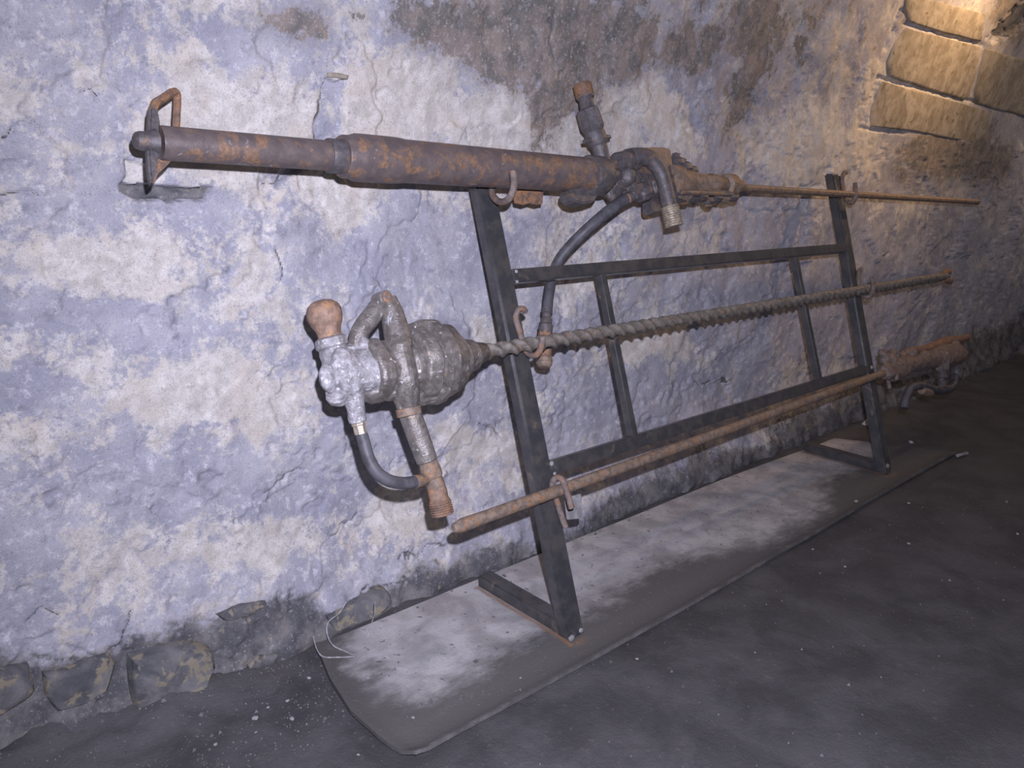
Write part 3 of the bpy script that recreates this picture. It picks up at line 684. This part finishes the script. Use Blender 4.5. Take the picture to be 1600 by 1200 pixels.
plathe('inlet_stem', (935, 225, N0), (946, 262, N0), [(0, 13), (0.4, 12), (0.8, 11), (1, 11)], MT['dark_iron'], top, 18)
# nose of the drill: ribs, bolts and the chuck
a, b = on(1046), on(1160)
s = px2m((a + b) / 2, 1)
nose = lathe('nose', a, b, [(0, 25 * s), (0.09, 25 * s), (0.10, 20 * s), (0.26, 19 * s), (0.28, 15.5 * s), (0.50, 14.5 * s), (0.52, 17 * s), (0.58, 17 * s), (0.60, 14 * s), (0.72, 13 * s), (0.735, 19 * s), (0.84, 19 * s), (0.86, 12 * s), (0.97, 11 * s), (1, 8 * s)], MT['rod'], top, 22)
prism('top_rib', [(1056, 262), (1078, 265), (1112, 273), (1130, 277), (1130, 288), (1056, 281)], N0 + 0.002, N0 + 0.022, MT['rod'], nose, 0.004)
flange = prism('side_flange', [(1058, 287), (1084, 289), (1112, 292), (1136, 297), (1150, 300), (1148, 306), (1132, 307), (1112, 304), (1098, 306), (1086, 305), (1074, 316), (1059, 311)], N0 - 0.012, N0 + 0.024, MT['dark_iron'], nose, 0.004)
def nut(x, y, n_, r, ln, mat, seg=8, dx=1.0, dy=.08):
    plathe('stud_nut', (x - ln * dx, y - ln * dy, N0 + n_), (x + ln * dx, y + ln * dy, N0 + n_), [(0, r * .8), (.15, r), (.85, r), (1, r * .8)], mat, top, seg)
for (x, y, n_, r, ln, m_) in [(1082, 310, .004, 7, 8, 'dark_iron'), (1096, 307, .008, 8, 6, 'dark_iron'), (1106, 314, .004, 8, 5, 'dark_iron'), (1119, 309, .006, 8, 6, 'dark_iron'), (1131, 311, .006, 7, 5, 'rod'), (1144, 308, .006, 7, 6, 'dark_iron'), (1068, 315, .006, 5, 5, 'rust'), (1107, 320, .004, 4, 4, 'rust'),
                             (1070, 262, 0, 10, 6, 'dark_iron'), (1082, 266, 0, 7, 5, 'dark_iron'), (1059, 254, -.004, 9, 6, 'dark_iron')]:
    nut(x, y, n_, r, ln, MT[m_])
plathe('bolt', (1055, 258, N0 - .004), (1056, 241, N0 - .004), [(0, 6), (.5, 6), (.55, 7.5), (.95, 7.5), (1, 5)], MT['dark_iron'], top, 6)
plathe('bolt', (1066, 262, N0 - .004), (1067, 249, N0 - .004), [(0, 4.5), (.5, 4.5), (.55, 6), (.95, 6), (1, 4)], MT['dark_iron'], top, 6)
plathe('side_rod', (1064, 300, N0 + .026), (1142, 303, N0 + .016), [(0, 3.5), (1, 3.5)], MT['rod'], top, 8)
a, b = P(1146, 293, N0), P(1527, 315.5, N0 - 0.014)
lathe('drill_rod', a, b, [(0, 0.0135), (0.012, 0.0135), (0.016, 0.0125), (0.985, 0.0125), (0.99, 0.0150), (1, 0.0150)], MT['rod'], top, 10)
hose = pipe('hose', [(986, 308, N0 + 0.016, 9), (970, 316, N0 + 0.012, 9.5), (945, 335, N0 - 0.008, 9.5), (916, 360, N0 - 0.04, 9.2), (890, 386, N0 - 0.085, 9), (872, 410, N0 - 0.115, 8.8), (862, 438, N0 - 0.125, 8.5), (857, 466, N0 - 0.125, 8.2), (855, 492, N0 - 0.120, 8.2)], MT['rubber'], top, 14, 8)
nh = N0 - 0.12
plathe('hose_coupling', (855, 482, nh), (852, 522, nh), [(0, 8.6), (.18, 8.6), (.2, 7.2), (.36, 7.2), (.42, 9.0), (.62, 9.5), (.66, 11), (1, 11)], MT['dark_iron'], hose, 16)
plathe('hose_union', (852, 518, nh), (851, 562, nh), [(0, 11), (.1, 11.5), (.9, 10), (1, 10)], MT['rust'], hose, 8)
plathe('hose_end', (851, 556, nh), (850, 574, nh), [(0, 9), (.2, 12.5), (.4, 13), (.5, 12), (.6, 13), (.8, 12.2), (1, 9)], MT['rod'], hose, 18)

# ---------------------------------------------------------------- the middle drill with its spiral steel
mid = thing('rock_drill', 'corroded silver-grey rock drill with long spiral auger steel on middle hooks', 'rock drill', P(680, 560, 0.03))
NM = 0.034
a, b = P(742, 553, NM), P(1478, 432, NM)
Lg = np.linalg.norm(b - a); pitch = 0.044; nr = int(Lg / pitch * 10)
tpos = np.linspace(0, 1, nr)
def auger_prof(i, th):
    ph = 2 * th - 2 * math.pi * tpos[i] * Lg / pitch
    c = 0.5 + 0.5 * np.cos(ph)
    return 0.78 + 0.50 * c ** 2.2
sweep('auger_steel', [a + (b - a) * t for t in tpos], [0.0158] * nr, MT['auger'], mid, 20, True, auger_prof, 80)
c = P(1480, 432, NM)
for k in range(2):
    sg = 1 if k == 0 else -1
    q = c + UPV * 0.022 * sg
    lathe('bit_wing', q - np.array([0.045, 0, 0]) - UPV * .008 * sg, q + np.array([0.03, 0, 0]), [(0, .009), (.4, .015), (.9, .017), (1, .012)], MT['rust'], mid, 10)
def mring(name, x0, y0, x1, y1, prof, mat, seg=28, nn=NM, side=(1, 1), fprof=None):
    return plathe(name, (x0, y0, nn), (x1, y1, nn), prof, mat, mid, seg, fprof, 35, side)
lob = lambda k, amp, ph=0.0: (lambda i, th: 1 + amp * np.cos(k * th + ph) + 0.015 * np.cos(7 * th + i))
mring('nose_cone', 692, 566, 760, 549, [(0, 37), (.10, 37), (.14, 34), (.40, 32), (.44, 29), (.66, 25), (.70, 21), (.95, 15), (1, 10)], MT['alloy'])
L_ = []
mring('front_flange', 637, 571, 706, 561, [(0, 48), (.03, 55), (.06, 57), (.30, 59), (.34, 56), (.36, 50), (.44, 50), (.46, 57), (.49, 62), (.66, 62), (.70, 59), (.90, 56), (.95, 53), (.97, 44), (1, 38)], MT['alloy'], 48, fprof=lob(6, 0.022))
L_.append(mring('lump', 574, 581, 648, 570, [(0, 38), (.2, 39), (.22, 43), (.4, 43), (.42, 38), (.7, 40), (.75, 46), (1, 48)], MT['alloy'], 32, fprof=lob(4, 0.05, 0.8)))
L_.append(mring('lump', 572, 582, 594, 578, [(0, 46), (.15, 49), (.85, 49), (1, 45)], MT['alloy'], 32, fprof=lob(4, 0.06)))
L_.append(prism('lump', [(645, 512), (648, 503), (662, 498), (684, 498), (692, 503), (693, 512), (676, 524), (648, 526)], NM - .03, NM + .030, MT['alloy'], mid, 0.004))
L_.append(prism('lump', [(646, 604), (690, 592), (706, 600), (704, 612), (686, 628), (662, 634), (648, 625)], NM - .02, NM + .026, MT['alloy'], mid, 0.006))
L_.append(pblob('lump', 680, 612, NM - 0.0, 26, 20, 28, MT['alloy'], mid, 41, 0.1))
L_.append(pblob('lump', 583, 612, NM - 0.0, 24, 16, 26, MT['alloy'], mid, 42, 0.12))
L_.append(pblob('lump', 612, 612, NM - 0.0, 30, 14, 20, MT['alloy'], mid, 44, 0.12))
L_.append(pipe('lump', [(620, 528, NM + .024, 18), (625, 550, NM + .036, 20), (632, 580, NM + .042, 19), (636, 605, NM + .034, 20), (637, 634, NM + .012, 19)], MT['alloy'], mid, 16, 5))
for (x, y, r) in [(688, 594, 9), (607, 594, 9), (640, 592, 9), (599, 546, 6), (598, 562, 6), (608, 576, 6), (650, 560, 10), (655, 580, 9)]:
    L_.append(pblob('lump', x, y, NM + .050 if x > 640 else NM + .040, r, r * .95, r * .9, MT['alloy'], mid, int(x), 0.15, 0.2, 2))
fused('drill_body', L_, MT['alloy'], mid, 0.0020, 0.0012, 0.02, 1)
L_ = [mring('lump', 505, 588, 580, 580, [(0, 12), (.05, 22), (.16, 29), (.3, 33), (.45, 37), (.6, 36), (.75, 39), (.95, 41), (1, 38)], MT['white_alloy'], 32, fprof=lob(3, 0.07, 1.0)),
      pblob('lump', 513, 592, NM + 0.022, 15, 24, 9, MT['white_alloy'], mid, 31, 0.05), pblob('lump', 541, 562, NM + 0.026, 26, 21, 14, MT['white_alloy'], mid, 33, 0.25, -0.3),
      pblob('lump', 546, 592, NM + 0.028, 22, 27, 12, MT['white_alloy'], mid, 35, 0.25, 0.3), pblob('lump', 567, 540, NM + 0.012, 12, 13, 14, MT['white_alloy'], mid, 36, 0.2),
      pblob('lump', 553, 547, NM + 0.0, 30, 12, 14, MT['white_alloy'], mid, 37, 0.2), pblob('lump', 528, 618, NM + 0.01, 20, 16, 16, MT['white_alloy'], mid, 39, 0.2),
      plathe('lump', (519, 540, NM), (530, 575, NM), [(0, 21), (1, 26)], MT['white_alloy'], mid, 18),
      plathe('lump', (547, 600, NM + .012), (560, 660, NM + .008), [(0, 24), (.25, 20), (.5, 15), (.85, 14), (1, 14)], MT['white_alloy'], mid, 18)]
backhead = fused('backhead', L_, MT['white_alloy'], mid, 0.0020, 0.0035, 0.032, 2)
c = P(512, 590, NM + .033); s = px2m(c, 1)
# rusty knob and its collar
c = P(506, 498, NM); s = px2m(c, 1)
a, b = P(501, 469, NM), P(519, 541, NM)
knob = lathe('knob', a, b, [(0, 8 * s), (.03, 16 * s), (.1, 23 * s), (.22, 27.5 * s), (.36, 28 * s), (.50, 25 * s), (.62, 20.5 * s), (.72, 18.5 * s), (.95, 20 * s), (1, 18 * s)], MT['leather'], mid, 22, 60, lob(5, 0.03))
plathe('knob_collar', (515, 526, NM), (521, 548, NM), [(0, 19), (.15, 24), (.7, 25), (.8, 22), (1, 20)], MT['white_alloy'], knob, 20, lob(6, 0.04))
# D handle on top
pipe('handle_arm', [(604, 466, NM + .006, 12.5), (592, 480, NM + .004, 14.5), (577, 499, NM, 16), (564, 516, NM, 15), (559, 540, NM, 15), (560, 560, NM, 15)], MT['alloy'], mid, 14, 4)
pipe('handle_arm', [(606, 466, NM + .008, 13.5), (613, 490, NM + .012, 18), (620, 520, NM + .02, 21), (626, 546, NM + .03, 21)], MT['alloy'], mid, 16, 5)
a = P(605, 464, NM + .026); s = px2m(a, 1)
lathe('handle_boss', a - NRM * 0.04, a, [(0, 12 * s), (.9, 12 * s), (.96, 10 * s), (.97, 6.5 * s), (1.0, 6 * s)], MT['alloy'], mid, 18)
b_ = P(605, 464, NM + .0265); lathe('boss_rim', b_ - NRM * .003, b_ + NRM * 0.003, [(0, 8 * s), (.6, 8.5 * s), (.9, 6.5 * s), (.92, 5 * s), (.3, 4.5 * s)], MT['rust'], mid, 18)
prism('web', [(612, 482), (624, 500), (632, 528), (626, 534), (612, 520), (606, 498)], NM + .012, NM + .034, MT['white_alloy'], mid, 0.004)
pblob('port_boss', 642, 596, NM + .055, 9, 6, 6, MT['rust'], mid, 43, 0.2)
# air pipe with threaded end
plathe('pipe_collar', (634, 622, NM + .012), (640, 650, NM + .012), [(0, 20), (.3, 18), (.5, 17), (.55, 20), (.95, 20), (1, 17)], MT['rod'], mid, 20)
plathe('air_pipe', (638, 640, NM + .012), (668, 722, NM + .012), [(0, 18), (.5, 18), (.97, 17), (1, 14)], MT['alloy'], mid, 20, lob(2, 0.04))
plathe('pipe_tee', (665, 712, NM + .012), (684, 768, NM + .012), [(0, 13), (.1, 14.5), (.2, 15), (.45, 17), (.6, 16), (.62, 14), (.8, 15), (1, 14)], MT['rod'], mid, 18)
plathe('pipe_thread', (681, 758, NM + .012), (692, 805, NM + .012), [(0, 14), (.2, 15.5), (.45, 15), (.52, 17)] + threads(6, 16.5, 18.2, .55, 1.0) + [(1.0, 12)], MT['rust'], mid, 20)
plathe('nipple', (559, 655, NM + .008), (564, 678, NM + .008), [(0, 12.5), (.4, 12), (.45, 10.5), (1, 10.5)], MT['bright'], mid, 8)
hose = pipe('hose', [(563, 672, NM + .008, 9.5), (569, 692, NM + .008, 10), (576, 716, NM + .010, 10), (589, 738, NM + .014, 10), (608, 751, NM + .018, 10), (632, 755, NM + .018, 10), (654, 752, NM + .014, 9.8)], MT['rubber'], mid, 16, 6)
plathe('hose_tip', (648, 753, NM + .015), (672, 748, NM + .012), [(0, 10.5), (.5, 10.5), (.6, 8.5), (1, 8.5)], MT['rod'], hose, 14)

# ---------------------------------------------------------------- the bottom drill
bot = thing('rock_drill', 'small rusty rock drill at the end of a plain round rod on the lowest hooks', 'rock drill', P(1390, 582, 0.026))
NB = 0.026
a, b = P(708, 826, NB), P(1400, 576, NB)
lathe('drill_rod', a, b, [(0, .0085), (.003, .0120), (.011, .0158), (.014, .0160), (.04, .0150), (.97, .0148), (1, .0148)], MT['rod'], bot, 14)
fused('chuck', [plathe('lump', (1379, 583, NB), (1410, 573, NB), [(0, 9), (.08, 12), (.35, 13), (.4, 12), (.7, 16), (.95, 16), (1, 12)], MT['rod'], bot, 18, lob(3, 0.08)),
    pblob('lump', 1391, 561, NB - .004, 10, 12, 10, MT['rod'], bot, 3, .15), pblob('lump', 1382, 562, NB - .004, 8, 9, 9, MT['rod'], bot, 4, .15), pblob('lump', 1394, 551, NB - .006, 8, 6, 8, MT['rod'], bot, 5, .15),
    pblob('lump', 1379, 551, NB - .006, 6, 6, 8, MT['rod'], bot, 6, .15), pblob('lump', 1396, 588, NB, 11, 9, 9, MT['rod'], bot, 7, .15)], MT['hook_steel'], bot, 0.003, 0.003, 0.02, 2)
fused('cylinder', [plathe('lump', (1404, 573, NB), (1470, 558, NB), [(0, 11), (.1, 13), (.5, 14), (.9, 16), (1, 14)], MT['rod'], bot, 18),
    plathe('lump', (1458, 561, NB), (1500, 552, NB), [(0, 15), (.2, 19), (.8, 18), (1, 12)], MT['rod'], bot, 18, lob(4, 0.05)),
    pblob('lump', 1423, 553, NB, 12, 10, 10, MT['rod'], bot, 8, .15), pblob('lump', 1488, 542, NB, 14, 12, 12, MT['rod'], bot, 9, .15), pblob('lump', 1443, 556, NB + .006, 12, 9, 10, MT['rod'], bot, 10, .2)], MT['hook_steel'], bot, 0.003, 0.003, 0.02, 2)
prism('side_wing', [(1404, 586), (1416, 582), (1456, 574), (1458, 582), (1428, 590), (1412, 596), (1405, 594)], NB - .01, NB + .02, MT['dark_iron'], bot, 0.004)
pipe('top_tube', [(1415, 553, NB - .008, 7), (1425, 549, NB - .008, 7), (1445, 545, NB - .008, 6), (1462, 540, NB - .008, 7), (1478, 534, NB - .008, 8), (1496, 531, NB - .008, 7), (1512, 527, NB - .008, 5)], MT['rust'], bot, 12, 4)
plathe('valve_hex', (1470, 552, NB + .02), (1472, 580, NB + .02), [(0, 9), (.1, 11), (.9, 11), (1, 9)], MT['alloy'], bot, 6, sharp=20)
plathe('valve_stem', (1472, 578, NB + .02), (1472, 606, NB + .02), [(0, 7), (.3, 7), (.32, 8.5), (.5, 8.5), (.52, 6), (1, 7)], MT['dark_iron'], bot, 14)
plathe('exhaust_pipe', (1494, 556, NB), (1495, 592, NB), [(0, 8), (.4, 8), (.5, 9.5), (.9, 9), (1, 7)], MT['dark_iron'], bot, 14)
plathe('handle_bar', (1507, 534, NB - .006), (1505, 576, NB - .006), [(0, 4), (.5, 4), (1, 4)], MT['dark_iron'], bot, 8)
hose = pipe('hose', [(1492, 588, NB, 6), (1489, 603, NB + .01, 6), (1474, 610, NB + .02, 6.5), (1456, 608, NB + .02, 6.5), (1438, 603, NB + .016, 6.5), (1424, 606, NB + .01, 6.5), (1416, 620, NB + .004, 6), (1413, 638, NB, 6)], MT['rubber'], bot, 12, 6)
plathe('hose_nut', (1440, 610, NB + .018), (1454, 614, NB + .018), [(0, 6), (.2, 7), (.8, 7), (1, 6)], MT['rod'], hose, 10)

# ---------------------------------------------------------------- small things on the floor
def chip_mesh(seed, sub=1):
    bm = bmesh.new(); bmesh.ops.create_icosphere(bm, subdivisions=sub, radius=1.0)
    rr = random.Random(seed)
    for v_ in bm.verts: v_.co *= 0.7 + 0.5 * rr.random()
    me = bpy.data.meshes.new('stone_chip'); bm.to_mesh(me); bm.free(); me.materials.append(MT['chip']); return me
chips = [chip_mesh(i) for i in range(5)]
def place_chip(x, y, r, label, z=None, group='pale stone chips on the floor', flat=0.5):
    q = G(x, y, FZ if z is None else z); s_ = px2m(q, r)
    o = bpy.data.objects.new('stone_chip', chips[(int(x) + int(y)) % 5]); COL.objects.link(o)
    o.scale = (s_, s_ * 0.75, s_ * flat); o.rotation_euler = (0, 0, x * 0.7)
    zz = (FZ if z is None else z) + s_ * flat * 0.55
    o.location = (q[0], q[1], zz)
    tag(o, label, 'stone', group)
for x, y, r in [(215, 1152, 5), (252, 1151, 7), (399, 1123, 6), (456, 1124, 5), (310, 1182, 6), (337, 1164, 4), (449, 1096, 4), (483, 1060, 4), (343, 1086, 3), (400, 1145, 3), (230, 1170, 3), (278, 1098, 3.5), (419, 1106, 3.5), (560, 1180, 3)]:
    place_chip(x, y, r, 'small pale stone chip on the gritty floor by the wall foot')
for x, y, r in [(1270, 859, 2.5), (1320, 886, 3), (1420, 850, 3), (995, 1030, 3), (1180, 1020, 2), (1420, 787, 3), (1590, 835, 3)]:
    place_chip(x, y, r, 'tiny pale crumb on the dark floor beyond the mat edge', group='crumbs on the open floor')
for x, y, r in [(963, 861, 4), (1058, 861, 2.5), (1337, 784, 4), (645, 1122, 3.5), (813, 1060, 3), (1424, 692, 5), (700, 1030, 2.5), (575, 1060, 3)]:
    place_chip(x, y, r, 'tiny white crumb lying on the dusty rubber mat', 0.001, 'crumbs on the mat')
# white shard leaning at the wall behind the far foot
sh = [np.array(p) for p in ((G(1349, 664, 0.002)), (G(1362, 666, 0.002)), (G(1366, 655, 0.03)), (G(1358, 654, 0.035)))]
o = solid('paper_scrap', sh, [p + np.array([0.004, 0.012, 0.0]) for p in sh], MT['chip'], None, 0.001)
tag(o, 'crumpled white scrap beside the rack post at the wall foot', 'scrap')
a, b = G(1496, 712, -0.004), G(1511, 708, -0.004)
o = sweep('metal_strip', [a, b], [0.007, 0.007], MT['plate'], None, 8, True); tag(o, 'short pale metal strip beside the far corner of the mat', 'strip')
# loose twine
def twine(pts, label, r=0.0016):
    w = smooth_path([G(x, y, z) for x, y, z in pts], 8)
    o = sweep('loose_twine', w, [r] * len(w), MT['twine'], None, 6); tag(o, label, 'twine')
twine([(541, 940, .075), (530, 958, .06), (513, 972, .045), (511, 990, .02), (520, 1008, .012), (540, 1018, .006), (554, 1024, .005)], 'grey twine strand curving down from the wall onto the mat corner')
twine([(554, 1026, .006), (530, 1027, .006), (505, 1026, .008), (495, 1014, .012), (489, 994, .02)], 'loop of grey twine lying across the mat corner')
twine([(586, 940, .11), (585, 960, .07), (580, 975, .04), (574, 998, .006)], 'thin upright strand of twine standing behind the mat back edge', 0.0010)

# fine grit: nobody could count it
rr = np.random.default_rng(5); tv = np.array([(1, 0, -.4), (-.5, .87, -.4), (-.5, -.87, -.4), (0, 0, .9)]); V = []; Fc = []
while len(V) < 1700 * 4:
    x = rr.uniform(-0.1, 3.2); y = rr.uniform(0.5, 1.58)
    onmat = 0.80 < x < 3.5 and y > 1.09
    wgt = (1.0 if y > 1.25 and x < 0.9 else 0.035) if not onmat else 0.06
    if rr.random() > wgt: continue
    i = min(np.searchsorted(fy, y), len(fy) - 1); j = min(np.searchsorted(fx, x), len(fx) - 1)
    z = FZZ[i, j] if not onmat else 0.0015
    s_ = rr.uniform(0.0010, 0.0028) * (2.2 if rr.random() < 0.06 else 1); an = rr.uniform(0, 6.28); c_, n_ = math.cos(an), math.sin(an)
    k = len(V)
    for p in tv: V.append((x + s_ * (p[0] * c_ - p[1] * n_), y + s_ * (p[0] * n_ + p[1] * c_), z + s_ * (p[2] + 0.35)))
    Fc += [(k, k + 1, k + 3), (k + 1, k + 2, k + 3), (k + 2, k, k + 3), (k, k + 2, k + 1)]
o = mesh_obj('gravel', V, Fc, MT['gravel'], None, False); tag(o, 'fine grey grit scattered over the tunnel floor', 'gravel'); o['kind'] = 'stuff'
